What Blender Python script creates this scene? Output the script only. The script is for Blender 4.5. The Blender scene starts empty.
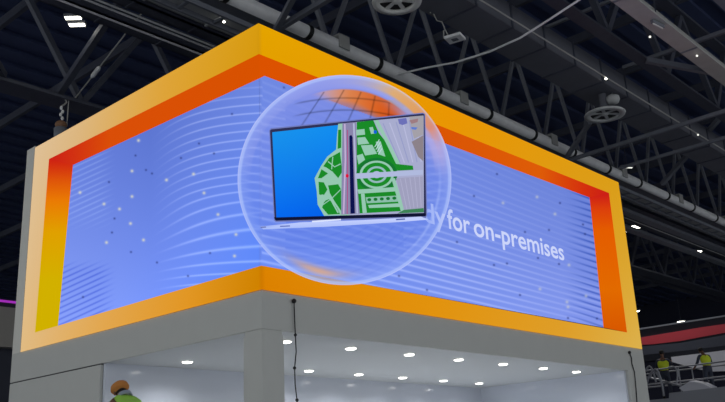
import bpy, bmesh, math, random
import numpy as np
from mathutils import Vector, Matrix
random.seed(7)
S = bpy.context.scene
COL = S.collection

# ------------------------------------------------------------------ camera
CX, CY, CZ, YAW, PITCH, ROLL, FPX = -7.2041, -8.237, 1.6, 0.7298, 0.3057, -0.0487, 869.4066
FW = Vector((math.cos(YAW)*math.cos(PITCH), math.sin(YAW)*math.cos(PITCH), math.sin(PITCH)))
_r = Vector((math.sin(YAW), -math.cos(YAW), 0)); _u = _r.cross(FW)
RT = math.cos(ROLL)*_r + math.sin(ROLL)*_u
UP = -math.sin(ROLL)*_r + math.cos(ROLL)*_u
cam_d = bpy.data.cameras.new('camera'); cam = bpy.data.objects.new('camera', cam_d); COL.objects.link(cam)
cam_d.sensor_width = 36; cam_d.lens = FPX/725*36; cam_d.clip_end = 400
M = Matrix((RT, UP, -FW)).transposed().to_4x4(); M.translation = (CX, CY, CZ); cam.matrix_world = M
S.camera = cam
CAM = Vector((CX, CY, CZ))

# ------------------------------------------------------------------ world, hall light, exposure
w = bpy.data.worlds.new('world'); S.world = w; w.use_nodes = True
bg = w.node_tree.nodes['Background']; bg.inputs[0].default_value = (0.93, 0.97, 1.0, 1); bg.inputs[1].default_value = 0.74
S.view_settings.view_transform = 'Standard'; S.view_settings.look = 'None'
S.view_settings.exposure = 0; S.view_settings.gamma = 1; S.view_settings.use_curve_mapping = False

# ------------------------------------------------------------------ helpers
def pix(x, y):                       # viewing ray of a photo pixel
    return (FW + (x-362.5)/FPX*RT + (201-y)/FPX*UP)
def at_x(x, y, X): d = pix(x, y); return CAM + d*((X-CX)/d.x)
def at_y(x, y, Y): d = pix(x, y); return CAM + d*((Y-CY)/d.y)
def at_z(x, y, Z): d = pix(x, y); return CAM + d*((Z-CZ)/d.z)
def at_d(x, y, D): d = pix(x, y).normalized(); return CAM + d*D

def lin(c):
    c = np.asarray(c, float)/255
    return np.where(c <= .04045, c/12.92, ((np.clip(c, 0, 1)+.055)/1.055)**2.4)
MATS = {}
def mat(name, rgb, rough=.6, metal=0, emit=0, bump=0, scale=20, var=0):
    if name in MATS: return MATS[name]
    m = bpy.data.materials.new(name); m.use_nodes = True; nt = m.node_tree; b = nt.nodes['Principled BSDF']
    c = tuple(lin(rgb))+(1,)
    b.inputs['Base Color'].default_value = c; b.inputs['Roughness'].default_value = rough; b.inputs['Metallic'].default_value = metal
    if emit:
        b.inputs['Emission Color'].default_value = c; b.inputs['Emission Strength'].default_value = emit
    if var or bump:
        n = nt.nodes.new('ShaderNodeTexNoise'); n.inputs['Scale'].default_value = scale
        tc = nt.nodes.new('ShaderNodeTexCoord'); nt.links.new(tc.outputs['Object'], n.inputs['Vector'])
        if var:
            r = nt.nodes.new('ShaderNodeMixRGB'); r.inputs[1].default_value = tuple(x*(1-var) for x in c[:3])+(1,)
            r.inputs[2].default_value = tuple(min(1, x*(1+var)) for x in c[:3])+(1,)
            nt.links.new(n.outputs['Fac'], r.inputs[0]); nt.links.new(r.outputs[0], b.inputs['Base Color'])
        if bump:
            bp = nt.nodes.new('ShaderNodeBump'); bp.inputs['Strength'].default_value = bump
            nt.links.new(n.outputs['Fac'], bp.inputs['Height']); nt.links.new(bp.outputs[0], b.inputs['Normal'])
    MATS[name] = m; return m

def thing(name, label, cat, loc=(0, 0, 0), rz=0, group=None):
    o = bpy.data.objects.new(name, None); COL.objects.link(o); o.location = loc; o.rotation_euler = (0, 0, rz)
    o.empty_display_size = .1
    tag(o, label, cat, group); return o
def tag(o, label, cat, group=None):
    o['label'] = label; o['category'] = cat
    if group: o['group'] = group
    return o
def obj(name, bm, m, parent=None, smooth=False, bevel=0, world=False):
    me = bpy.data.meshes.new(name)
    bmesh.ops.recalc_face_normals(bm, faces=bm.faces[:]); bm.to_mesh(me); bm.free()
    me.materials.append(m)
    if smooth:
        for p in me.polygons: p.use_smooth = True
    o = bpy.data.objects.new(name, me); COL.objects.link(o)
    if parent:
        o.parent = parent
        if world:                          # mesh given in world coordinates
            q = parent
            T = Matrix.Identity(4)
            while q: T = (Matrix.Translation(q.location) @ q.rotation_euler.to_matrix().to_4x4()) @ T; q = q.parent
            me.transform(T.inverted())
    if bevel:
        b = o.modifiers.new('bevel', 'BEVEL'); b.width = bevel; b.segments = 2; b.limit_method = 'ANGLE'
    return o
def struct(name, bm, m):
    o = obj(name, bm, m); o['kind'] = 'structure'; return o
def box(bm, x0, x1, y0, y1, z0, z1):
    v = [bm.verts.new((x, y, z)) for x in (x0, x1) for y in (y0, y1) for z in (z0, z1)]
    for f in ((0, 1, 3, 2), (4, 6, 7, 5), (0, 4, 5, 1), (2, 3, 7, 6), (0, 2, 6, 4), (1, 5, 7, 3)): bm.faces.new([v[i] for i in f])
    return bm
def bx(*a): return box(bmesh.new(), *a)
def bar(bm, a, b, wd, ht=None):           # square bar between two points
    a, b = Vector(a), Vector(b); ht = ht or wd; d = (b-a).normalized()
    s = d.cross(Vector((0, 0, 1)))
    s = s.normalized() if s.length > 1e-4 else Vector((1, 0, 0)); u = s.cross(d)
    v = [bm.verts.new(p+s*i*wd/2+u*j*ht/2) for p in (a, b) for i, j in ((-1, -1), (1, -1), (1, 1), (-1, 1))]
    for f in ((0, 1, 2, 3), (7, 6, 5, 4), (0, 4, 5, 1), (1, 5, 6, 2), (2, 6, 7, 3), (3, 7, 4, 0)): bm.faces.new([v[i] for i in f])
    return bm
def tube(bm, pts, r, n=10, caps=True):
    pts = [Vector(p) for p in pts]; rings = []; rr = r if isinstance(r, (list, tuple)) else [r]*len(pts)
    ref = None
    for i, p in enumerate(pts):
        d = (pts[min(i+1, len(pts)-1)]-pts[max(i-1, 0)]).normalized()
        if ref is None: ref = d.orthogonal().normalized()
        ref = (ref-d*ref.dot(d)).normalized(); q = d.cross(ref)
        rings.append([bm.verts.new(p+(ref*math.cos(t)+q*math.sin(t))*rr[i]) for t in [2*math.pi*k/n for k in range(n)]])
    for a, b in zip(rings, rings[1:]):
        for k in range(n): bm.faces.new((a[k], a[(k+1) % n], b[(k+1) % n], b[k]))
    if caps: bm.faces.new(rings[0][::-1]); bm.faces.new(rings[-1])
    return bm
def lathe(bm, prof, n=32, c=(0, 0, 0), close=False):   # prof: (radius, z)
    rings = []
    for r, z in prof:
        rings.append([bm.verts.new((c[0]+max(r, 1e-4)*math.cos(2*math.pi*k/n), c[1]+max(r, 1e-4)*math.sin(2*math.pi*k/n), c[2]+z)) for k in range(n)])
    prs = list(zip(rings, rings[1:])) + ([(rings[-1], rings[0])] if close else [])
    for a, b in prs:
        for k in range(n): bm.faces.new((a[k], a[(k+1) % n], b[(k+1) % n], b[k]))
    if not close: bm.faces.new(rings[0][::-1]); bm.faces.new(rings[-1])
    return bm
def ball(bm, c, r, sx=1, sy=1, sz=1, u=16, v=10):
    bmesh.ops.create_uvsphere(bm, u_segments=u, v_segments=v, radius=r, matrix=Matrix.Translation(c) @ Matrix.Diagonal((sx, sy, sz, 1)))
    return bm

# ------------------------------------------------------------------ hall shell
mat('hall_dark', (50, 54, 74), .9)
mat('deck', (66, 78, 116), .9, var=.25, scale=.7)
mat('deck_rib', (44, 50, 70), .8)
mat('hall_floor', (138, 142, 150), .6, var=.1, scale=2)
struct('floor', bx(-30, 62, -30, 52, -.2, 0), MATS['hall_floor'])
bm = bmesh.new()                       # trapezoidal roof sheets, ribs run along x
y = -16.0
while y < 52:
    for (a, b, z) in ((0, .45, 14.0), (.45, .9, 14.12)):
        box(bm, -14, 62, y+a, y+b, z, z+.15)
    y += .9
struct('ceiling', bm, MATS['deck'])
struct('wall_right', bx(62, 62.3, -30, 52, 0, 14.5), MATS['hall_dark'])
struct('wall_back', bx(-14, 62, 52, 52.3, 0, 14.5), MATS['hall_dark'])

# ------------------------------------------------------------------ roof steel
mat('steel_dark', (80, 84, 98), .55, .2, var=.15, scale=3)
mat('steel_mid', (122, 126, 136), .55, .2, var=.15, scale=3)
mat('steel_light', (178, 178, 174), .6, .0, var=.15, scale=3)
mat('galvanised', (244, 245, 246), .45, .0, var=.12, scale=5)
mat('duct_sheet', (106, 108, 118), .7, .1, var=.15, scale=2)
mat('black', (16, 16, 18), .6); mat('tray_grey', (168, 170, 172), .6, var=.15, scale=3)

def copy_tree(o, parent=None):
    c = o.copy(); COL.objects.link(c)
    if parent: c.parent = parent
    for ch in list(o.children): copy_tree(ch, c)
    return c

def truss(label, y0, dy, z0, z1, x0, x1, panel, cw, ww, m, m2):
    """a vertical lattice truss running along x; dy is its drift in y"""
    t = thing('roof_truss', label, 'roof truss', (x0, y0, z0), math.atan2(dy, x1-x0), 'lattice trusses of the hall roof')
    L = x1-x0; h = z1-z0
    b = bmesh.new(); box(b, 0, L, -cw/2, cw/2, 0, .06); box(b, 0, L, -cw*.12, cw*.12, .06, .2); obj('bottom_chord', b, MATS[m], t)
    b = bmesh.new(); box(b, 0, L, -cw/2, cw/2, h-.08, h); obj('top_chord', b, MATS[m2], t)
    n = int(L/panel); first = None
    for k in range(min(n, 48)):
        for s in (0, 1):
            if first is None or s not in first:
                b = bmesh.new()
                if s: bar(b, (0, 0, h-.1), (panel/2, 0, .15), ww)
                else: bar(b, (-panel/2, 0, .15), (0, 0, h-.1), ww)
                o = obj('web_bar', b, MATS[m2], t); first = first or {}; first[s] = o
            else:
                o = first[s].copy(); COL.objects.link(o); o.parent = t
            o.location = (panel*(k+.5), 0, 0)
    return t
truss('grey roof truss that carries the round segmented pipe above the orange screen', 2.95, 0, 9.95, 12.6, -6, 50, 2.1, .34, .085, 'steel_mid', 'steel_mid')
truss('dark roof truss at the far left behind the chain hoist', 8.75, -.4, 9.9, 12.7, -8, 50, 3.4, .62, .13, 'steel_dark', 'steel_dark')
truss('roof truss in the top right corner behind the broad pale beam', -3.4, 0, 10.3, 12.9, 2, 50, 2.6, .2, .1, 'steel_mid', 'steel_mid')
truss('dark roof truss beside the wide sheet-metal duct', -.9, 0, 10.5, 12.9, 0, 50, 3.1, .3, .14, 'steel_dark', 'steel_dark')
truss('distant dark roof truss low behind the right end of the screen', 9.4, 0, 10.0, 12.4, 12, 55, 3.2, .3, .1, 'steel_dark', 'steel_dark')

def beam(name, label, cat, pts_box, m, group=None):
    return tag(obj(name, pts_box, MATS[m]), label, cat, group)
# broad pale beam, upper right
t = thing('flat_beam', 'broad pale flat beam crossing the upper right corner', 'beam', (0, 0, 0))
b = bmesh.new(); box(b, 2, 50, -2.46, -2.08, 10.0, 10.05); box(b, 2, 50, -2.3, -2.26, 10.05, 10.35); obj('flange', b, MATS['steel_light'], t)
b = bmesh.new()
for k in range(12): box(b, 4+k*3.1, 4.05+k*3.1, -2.45, -2.09, 9.985, 10.0)
obj('joint_strap', b, MATS['steel_mid'], t)
# wide sheet duct with cross seams
t = thing('air_duct', 'wide dark rectangular sheet-metal duct running under the roof', 'duct', (0, 0, 0))
obj('duct_body', bx(-2, 50, -.2, .62, 10.0, 10.55), MATS['duct_sheet'], t)
sf = None
for k in range(32):
    if sf is None: sf = obj('seam_flange', bx(-1, -.96, -.23, .65, 9.98, 10.58), MATS['steel_dark'], t)
    else: o = sf.copy(); COL.objects.link(o); o.parent = t; o.location.x = k*1.25
b = bmesh.new(); tube(b, [(-2, -.42, 9.98), (50, -.3, 9.98)], .018, 6); obj('conduit', b, MATS['steel_light'], t)
# cable trays / pipes in upper left
for nm, lb, y0, wd, z, m in (
    ('cable_tray', 'broad grey cable tray crossing the top left above the screen corner', 3.62, .5, 10.02, 'tray_grey'),
    ('cable_tray', 'narrow bundle tray beside the pair of bright conduits, upper left', 4.28, .3, 10.1, 'steel_dark'),
    ('cable_tray', 'dark tray left of the thin single conduit, upper left', 5.35, .35, 10.25, 'steel_dark')):
    b = bmesh.new(); box(b, -6, 52, y0-wd/2, y0+wd/2, z, z+.03); box(b, -6, 52, y0-wd/2, y0-wd/2+.03, z, z+.14); box(b, -6, 52, y0+wd/2-.03, y0+wd/2, z, z+.14)
    for k in range(40): box(b, -5+k*1.4, -4.95+k*1.4, y0-wd/2, y0+wd/2, z-.02, z)
    tag(obj(nm, b, MATS[m]), lb, 'cable tray')
for lb, y0, z, r in (('thin pale conduit furthest left of the straight conduits', 4.85, 10.0, .022),
                     ('bright thin conduit, left one of the close pair', 4.52, 10.0, .022),
                     ('bright thin conduit, right one of the close pair', 4.40, 10.0, .02)):
    tag(obj('conduit', tube(bmesh.new(), [(-6, y0, z), (50, y0, z)], r, 6), MATS['galvanised']), lb, 'conduit')

# round segmented pipe hung on the first truss
t = thing('ventilation_pipe', 'long round grey pipe in segments with black joints above the screen', 'pipe', (-6, 2.92, 10.0), 0)
obj('pipe_body', tube(bmesh.new(), [(0, -.3, -.06), (56, -.3, -.06)], .135, 20), MATS['galvanised'], t, True)
jn = None
for k in range(26):
    x = 1.3+k*2.05
    if jn is None: jn = obj('joint_collar', tube(bmesh.new(), [(0, -.3, -.06), (.1, -.3, -.06)], .152, 20), MATS['black'], t); o = jn
    else: o = jn.copy(); COL.objects.link(o); o.parent = t
    o.location = (x, 0, 0)
br = None
for k in range(14):
    b = bmesh.new(); box(b, 0, .3, -.46, -.12, .08, .14); box(b, 0, .3, -.46, -.43, -.16, .1)
    if br is None: br = obj('pipe_bracket', b, MATS['steel_light'], t); o = br
    else: b.free(); o = br.copy(); COL.objects.link(o); o.parent = t
    o.location = (2.1+k*4.1, 0, 0)
# lower lattice ladder under the pipe (second chord, flat in the photo)
t = thing('cable_ladder', 'dark cable ladder running just below the round pipe', 'cable ladder', (-6, 2.72, 9.56), 0)
b = bmesh.new()
for yy in (0, .36): box(b, 0, 56, yy, yy+.05, 0, .1)
obj('side_rail', b, MATS['steel_mid'], t)
b = bmesh.new()
for k in range(70): box(b, .4+k*.8, .46+k*.8, .03, .38, .02, .06)
obj('rung', b, MATS['steel_mid'], t)['kind'] = 'stuff'

# far parallel trays seen to the right of the screen
for lb, y0, z, wd in (('far cable tray seen just right of the orange frame, upper one', 3.8, 9.58, .3),
                      ('far cable tray seen right of the orange frame, lower one', 4.75, 9.58, .3)):
    tag(obj('cable_tray', bx(14, 56, y0, y0+wd, z, z+.12), MATS['steel_mid']), lb, 'cable tray')

# purlins across, and crossing bars
pu = None
for k in range(19):
    x = -4.5+k*3.0
    if pu is None: pu = obj('roof_purlin', bx(-.06, .06, -14, 40, 12.95, 13.2), MATS['steel_dark']); o = pu
    else: o = pu.copy(); COL.objects.link(o)
    o.location.x = x
    tag(o, 'dark cross purlin spanning the hall under the roof deck', 'purlin', 'cross purlins under the roof deck')
for lb, a, bb, wd in (
    ('pale cross bar passing below the ring diffuser on the right', tuple(at_z(760, 100, 9.7)), tuple(at_z(560, 163, 9.7)), .09),
    ('cross bar meeting the right edge below the ring diffuser', tuple(at_z(760, 127.5, 9.7)), tuple(at_z(620, 168, 9.7)), .08),
    ('short cross bar meeting the broad pale beam', (12.0, -5, 11.0), (12.0, 0, 11.0), .09),
    ('cross bar above the floodlight at top centre', (9.4, -4, 11.4), (9.4, 3, 11.4), .07)):
    tag(obj('cross_bar', bar(bmesh.new(), a, bb, wd), MATS['steel_mid']), lb, 'roof bar')
for lb, a, bb, wd, m in (
    ('diagonal brace rising to the right edge from the round pipe', tuple(at_z(662, 184, 9.9)), tuple(at_z(732, 104, 11.2)), .12, 'steel_mid'),
    ('short diagonal brace below the right ring diffuser', tuple(at_z(566, 158, 9.75)), tuple(at_z(590, 122, 9.8)), .1, 'steel_mid'),
    ('diagonal brace between duct and broad beam, upper right', (11.0, -1.0, 10.5), (12.4, -2.3, 10.1), .12, 'steel_mid'),
    ('dark diagonal brace left of the twin lamp', (-3.2, 5.8, 11.6), (.3, 8.6, 10.1), .16, 'steel_dark'),
    ('dark diagonal brace under the twin lamp, right-leaning', (1.6, 5.9, 11.6), (1.6, 8.6, 10.1), .14, 'steel_dark')):
    tag(obj('roof_brace', bar(bmesh.new(), a, bb, wd), MATS[m]), lb, 'roof brace')
# two heavy dark bars crossing right above the screen corner
p0 = at_z(276, 30, 9.7); 
for lb, q in (('dark strut rising steeply above the screen corner', (294, -4)), ('dark strut rising to the right above the screen corner', (336, -6))):
    tag(obj('pipe_strut', bar(bmesh.new(), p0, at_z(q[0], q[1], 9.76), .1), MATS['steel_mid']), lb, 'roof strut')

# tie rod with turnbuckle, upper left
A, B = at_z(152, 0, 11.2), at_z(73, 101, 10.1); mid = at_z(92, 74, 10.35); mid = A+(B-A)*((mid-A).length/(B-A).length)
t = thing('tie_rod', 'thin slanting tie rod with a turnbuckle, upper left', 'tie rod', tuple(B))
obj('rod', tube(bmesh.new(), [A, B], .016, 6), MATS['steel_light'], t, world=True)
d = (A-B).normalized()
obj('turnbuckle', tube(bmesh.new(), [mid-d*.2, mid-d*.13, mid+d*.13, mid+d*.2], [.02, .05, .05, .02], 8), MATS['galvanised'], t, world=True)

# ring diffusers
mat('ring_white', (250, 250, 245), .5); mat('ring_grey', (200, 202, 202), .5)
def ring(label, c, r, m, duct=True):
    t = thing('ring_diffuser', label, 'air diffuser', tuple(c), 0, 'round air diffusers under the roof')
    obj('outer_ring', lathe(bmesh.new(), [(r, 0), (r*1.02, .03), (r*.98, .05), (r*.72, .05), (r*.7, .03), (r*.72, 0)], 40, close=True), MATS[m], t, True)
    b = bmesh.new()
    for k in range(6):
        a = k*math.pi/3+.3
        bar(b, (0, 0, .07), (r*.74*math.cos(a), r*.74*math.sin(a), .03), .07, .03)
    obj('spoke', b, MATS[m], t)
    obj('hub', lathe(bmesh.new(), [(.03, .0), (.09, .02), (.09, .05), (.03, .054)], 20), MATS[m], t)
    obj('back_plate', lathe(bmesh.new(), [(r*.75, .055), (r*.75, .065)], 32), MATS['black'], t)
    obj('neck', lathe(bmesh.new(), [(r*.2, .066), (r*.2, .54)], 24), MATS['duct_sheet'], t)
    return t
ring('round spoked air diffuser at the top edge, near centre', at_z(397, 3, 9.45), .43, 'ring_white')
ring('round air diffuser hanging over the right part of the hall', at_z(605, 115.5, 9.45), .47, 'ring_grey')
t = thing('round_lamp', 'small round fitting beside the right ring diffuser', 'lamp', tuple(at_z(613, 100, 9.8)))
obj('lamp_bowl', lathe(bmesh.new(), [(.02, -.1), (.12, -.08), (.16, 0), (.15, .08), (.05, .14)], 20), MATS['ring_grey'], t, True)
obj('lamp_stem', tube(bmesh.new(), [(0, 0, .1), (0, 0, .19)], .02, 8), MATS['steel_mid'], t)

# ------------------------------------------------------------------ hall lamps
mat('lamp_glow', (255, 250, 232), .5, emit=9); mat('lamp_dim', (235, 235, 225), .5, emit=1.3); mat('white_paint', (225, 225, 222), .5)
def panel_lamp(label, c, ln, wd, n, ang, glow='lamp_glow', gap=.16, group='lit hall lamps', power=0):
    t = thing('hall_lamp', label, 'lamp', tuple(c), ang, group)
    for k in range(n):
        o = (k-(n-1)/2)*gap
        obj('lamp_housing', bx(-ln/2-.03, ln/2+.03, o-wd/2-.02, o+wd/2+.02, .02, .09), MATS['steel_mid'], t)
        obj('light_panel', bx(-ln/2, ln/2, o-wd/2, o+wd/2, 0, .02), MATS[glow], t)
    obj('hanger', tube(bmesh.new(), [(0, 0, .09), (0, 0, 14.12-c[2])], .012, 6), MATS['steel_dark'], t)
    if power:
        l = bpy.data.lights.new('lamp_beam', 'SPOT'); l.energy = power; l.spot_size = 2.5; l.spot_blend = 1; l.shadow_soft_size = .15; l.color = (1, .98, .94)
        lo = bpy.data.objects.new('lamp_beam', l); COL.objects.link(lo); lo.parent = t; lo.location = (0, 0, -.2)
    return t
panel_lamp('bright twin-bar hall lamp in the top left corner', at_z(75, 22, 11.2), .32, .1, 2, YAW-math.pi/2+.05, gap=.3)
panel_lamp('bright hall lamp just right of the orange frame', at_z(634, 229, 10.8), .42, .3, 2, YAW-math.pi/2, gap=.55, power=900)
panel_lamp('bright hall lamp near the right edge, mid height', at_z(697, 252, 10.8), .4, .35, 1, YAW-math.pi/2)
panel_lamp('small lit lamp touching the lower right of the frame', at_z(637, 311.5, 9.5), .2, .3, 1, YAW-math.pi/2)
panel_lamp('small lit lamp above the red stripe', at_z(681, 322, 9.0), .34, .3, 1, YAW-math.pi/2)
panel_lamp('dim tube lamp above the upper right frame corner', at_z(627, 168, 10.6), .36, .05, 1, YAW-math.pi/2+.2, 'lamp_dim')
panel_lamp('unlit pale tube lamp lying across the broad pale beam', at_z(658, 26.5, 9.9), .34, .025, 1, YAW-math.pi/2+.7, 'white_paint')
for i, (x, y, lb) in enumerate(((224, 22, 'tiny lit spot on the broad tray above the screen'), (606, 79, 'tiny lit spot on the wide duct'),
                   (650, 37, 'tiny spot left of the broad pale beam'), (697, 56, 'tiny spot on the broad pale beam'), (698, 135, 'tiny spot near the right edge on the cross bar'))):
    tag(obj('spot_lamp', lathe(bmesh.new(), [(.012, -.015), (.024, -.005), (.022, .015), (.006, .03)], 12, at_z(x, y, 9.93)), MATS['lamp_glow' if i in (0, 1) else 'lamp_dim'], smooth=True), lb, 'lamp', 'tiny spot lamps under the roof')

# floodlight hanging at top centre
c = at_z(455, 39.5, 9.5)
t = thing('floodlight', 'grey square floodlight hanging on a cable at top centre', 'floodlight', tuple(c), YAW-.5)
b = bx(-.14, .14, -.17, .17, 0, .06); obj('lamp_body', b, MATS['galvanised'], t, bevel=.01)
obj('lens', bx(-.05, .05, -.06, .06, -.008, 0), MATS['steel_mid'], t)
obj('yoke', tube(bmesh.new(), [(-.12, .18, .03), (-.1, .18, .2), (0, .18, .25), (.1, .18, .2), (.12, .18, .03)], .012, 6), MATS['steel_light'], t)
obj('power_cord', tube(bmesh.new(), [(0, .18, .25), (-.1, .2, .4), (-.22, .25, .38), (-.35, .3, .6), (-.4, .3, .48)], .012, 6), MATS['steel_light'], t)

# sagging pale cable
b = bmesh.new(); P = [at_z(x, y, z) for x, y, z in ((395, 75, 9.85), (425, 68, 9.8), (455, 62.5, 9.75), (490, 51.5, 9.72), (520, 38, 9.72), (550, 19, 9.78), (582, -2, 9.9), (640, -60, 9.98))]
tag(obj('hanging_cable', tube(b, P, .022, 6), MATS['galvanised']), 'pale sagging cable strung across the roof at top centre', 'cable')

# chain hoist, left, above the frame
c = at_z(61, 124, 9.3)
mat('hoist_tan', (150, 110, 80), .6)
t = thing('chain_hoist', 'small tan chain hoist hanging above the left of the screen', 'hoist', tuple(c))
obj('hoist_body', ball(bmesh.new(), (0, 0, -.02), .13, 1, 1, .75), MATS['hoist_tan'], t, True)
obj('chain_bag', lathe(bmesh.new(), [(.05, -.42), (.13, -.38), (.15, -.12), (.1, -.08)], 14), MATS['steel_mid'], t, True)
b = bmesh.new()
for k in range(4): lathe(b, [(.022, 0), (.035, .04), (.022, .08)], 8, (.02*(-1)**k, 0, .1+k*.08))
obj('chain', b, MATS['galvanised'], t)
obj('hook', tube(bmesh.new(), [(.06, 0, .62), (.1, 0, .55), (.05, 0, .48), (0, 0, .44), (0, 0, .4)], .02, 6), MATS['steel_light'], t)
obj('load_wire', tube(bmesh.new(), [(.14, 0, -.02), (.15, 0, .66)], .012, 6), MATS['steel_light'], t)

# ------------------------------------------------------------------ exhibition booth
WL, WR, ZB, ZT, ZF = 6.33, 10.80, 3.915, 7.715, 3.42
mat('strip_grey', (222, 221, 212), .65)
mat('booth_grey', (197, 198, 193), .65, var=.03, scale=3)
mat('booth_white', (232, 232, 230), .55)
mat('booth_gloss', (214, 219, 230), .12)
mat('gap', (60, 60, 62), .8)
bt = thing('exhibition_booth', 'grey exhibition booth with corner column, open front and white lit interior', 'booth', (0, 0, 0))
G = MATS['booth_grey']
obj('fascia', bx(0, WR, .0, .06, ZF, ZB), G, bt)['label'] = 'plain grey fascia band under the long right screen'
obj('fascia', bx(0, .06, .06, WL+.3, ZF, ZB), G, bt)['label'] = 'plain grey fascia band under the left screen'
bm = bmesh.new(); box(bm, 0, .36, 0, .36, 0, ZF-.06); obj('column', bm, G, bt)
obj('column_cap', bx(.012, .35, .012, .35, ZF-.06, ZF), MATS['booth_grey'], bt)
obj('front_panel', bx(0, .05, 3.73, WL+.3, 0, ZF-.02), G, bt)
obj('shadow_gap', bx(.015, .045, 3.75, WL+.28, ZF-.02, ZF), MATS['gap'], bt)
obj('end_panel', bx(9.98, WR, .0, .06, 0, ZF), G, bt)
bm = bmesh.new(); box(bm, 0, .4, WL+.002, WL+.3, ZB, ZT+.03); obj('edge_strip', bm, MATS['strip_grey'], bt)['label'] = 'slim pale grey strip at the outer left end of the screen'
obj('side_pilaster', bx(.1, .5, WL+.3, WL+.44, 0, 5.15), G, bt)
obj('screen_backing', bx(.05, .33, .33, WL, ZB, ZT), MATS['black'], bt)
obj('screen_backing', bx(.05, WR-.02, .05, .33, ZB, ZT-.005), MATS['black'], bt)
obj('interior_ceiling', bx(.06, 9.98, .06, 3.66, ZF, ZF+.06), mat('ceiling_white', (206, 209, 209), .6), bt)
obj('back_wall', bx(.05, 9.98, 3.66, 3.72, 0, ZF), MATS['booth_gloss'], bt)['label'] = 'glossy white back wall mirroring the downlights'
obj('side_wall', bx(9.9, 9.98, .06, 3.66, 0, ZF), MATS['booth_gloss'], bt)
obj('booth_floor', bx(.06, 9.9, .06, 3.66, .002, .03), MATS['booth_white'], bt)

# downlights
mat('downlight', (255, 252, 244), .4, emit=7)
ORD = ['first', 'second', 'third', 'fourth', 'fifth', 'sixth', 'seventh']
def downlight(label, x, y):
    t = thing('downlight', label, 'downlight', (x, y, ZF-.002), 0, 'round downlights in the booth ceiling')
    obj('lens', lathe(bmesh.new(), [(.03, -.026), (.07, -.023), (.08, -.014), (.082, -.004)], 20), MATS['downlight'], t, True)
    obj('trim_ring', lathe(bmesh.new(), [(.083, -.01), (.1, -.006), (.1, .0), (.083, .0)], 20, close=True), MATS['white_paint'], t)
    l = bpy.data.lights.new('downlight_beam', 'SPOT'); l.energy = 50; l.spot_size = 2.7; l.spot_blend = 1; l.shadow_soft_size = .08; l.color = (.95, .97, 1)
    lo = bpy.data.objects.new('downlight_beam', l); COL.objects.link(lo); lo.parent = t; lo.location = (0, 0, -.05)
for k, x in enumerate((.975, 2.29, 3.65, 4.97, 6.32, 7.70, 8.97)):
    downlight('%s round downlight right of the corner column in the front row' % ORD[k], x, .63)
for k, x in enumerate((1.04, 3.66, 4.96, 6.24, 7.56, 8.84)):
    downlight('single round downlight left of the corner column' if k == 0 else '%s round downlight right of the column in the back row' % ORD[k-1], x, 2.95)

# black cables on the fascia
b = bmesh.new(); P = [at_y(x, y, -.03) for x, y in ((294, 301), (294.6, 318), (295.4, 335), (296.2, 352), (294.6, 368), (295.2, 385), (297, 400))]
P2 = P+[Vector((P[-1].x+.05, -.03, 1.9)), Vector((P[-1].x, -.03, 1.0)), Vector((P[-1].x+.03, -.1, .02))]
t = thing('loose_cable', 'thin black cable dangling from the fascia right of the corner column', 'cable', tuple(P[0]))
obj('cord', tube(bmesh.new(), P2, .009, 6), MATS['black'], t, world=True)
b = bmesh.new()
for q in (P[0], P[2], P[4], P[6]): ball(b, q, .022 if q is not P[0] else .032, u=8, v=6)
obj('cable_clip', b, MATS['black'], t, world=True)
P = [at_y(x, y, -.02) for x, y in ((629.5, 352.5), (631.5, 358), (632, 364), (634.5, 372), (636, 388), (637, 402))]
P += [Vector((P[-1].x, -.02, 1.6)), Vector((P[-1].x, -.05, .02))]
t = thing('loose_cable', 'thin black cable running down the grey end panel, far right', 'cable', tuple(P[0]))
obj('cord', tube(bmesh.new(), P, .011, 6), MATS['black'], t, world=True)
obj('cable_clip', ball(bmesh.new(), P[0], .035, u=8, v=6), MATS['black'], t, world=True)

# ------------------------------------------------------------------ the corner LED screen and its picture
def emis(name):
    m = bpy.data.materials.new(name); m.use_nodes = True; nt = m.node_tree; nt.nodes.clear()
    a = nt.nodes.new('ShaderNodeAttribute'); a.attribute_name = 'picture'
    e = nt.nodes.new('ShaderNodeEmission'); o = nt.nodes.new('ShaderNodeOutputMaterial')
    nt.links.new(a.outputs['Color'], e.inputs[0]); nt.links.new(e.outputs[0], o.inputs[0]); return m
LED = emis('led_picture')
def lerpc(stops, t):
    t = np.asarray(t, float); xs = [s[0] for s in stops]
    return np.stack([np.interp(t, xs, [s[1][i] for s in stops]) for i in range(3)], -1)
def mix(a, b, k): k = np.asarray(k)[..., None]; return a*(1-k)+b*k
def sm(a, b, x): t = np.clip((x-a)/(b-a), 0, 1); return t*t*(3-2*t)
_F, _R, _U = (np.array(v) for v in (FW, RT, UP))
def project(P):
    d = P-np.array([CX, CY, CZ]); z = d@_F
    return 362.5+FPX*(d@_R)/z, 201-FPX*(d@_U)/z
def face_pt(side, x, y, off):
    """photo pixel -> point on the left (side 0, plane x=-off) or right (side 1, plane y=-off) display face"""
    return np.array(at_x(x, y, -off) if side == 0 else at_y(x, y, -off))

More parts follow.
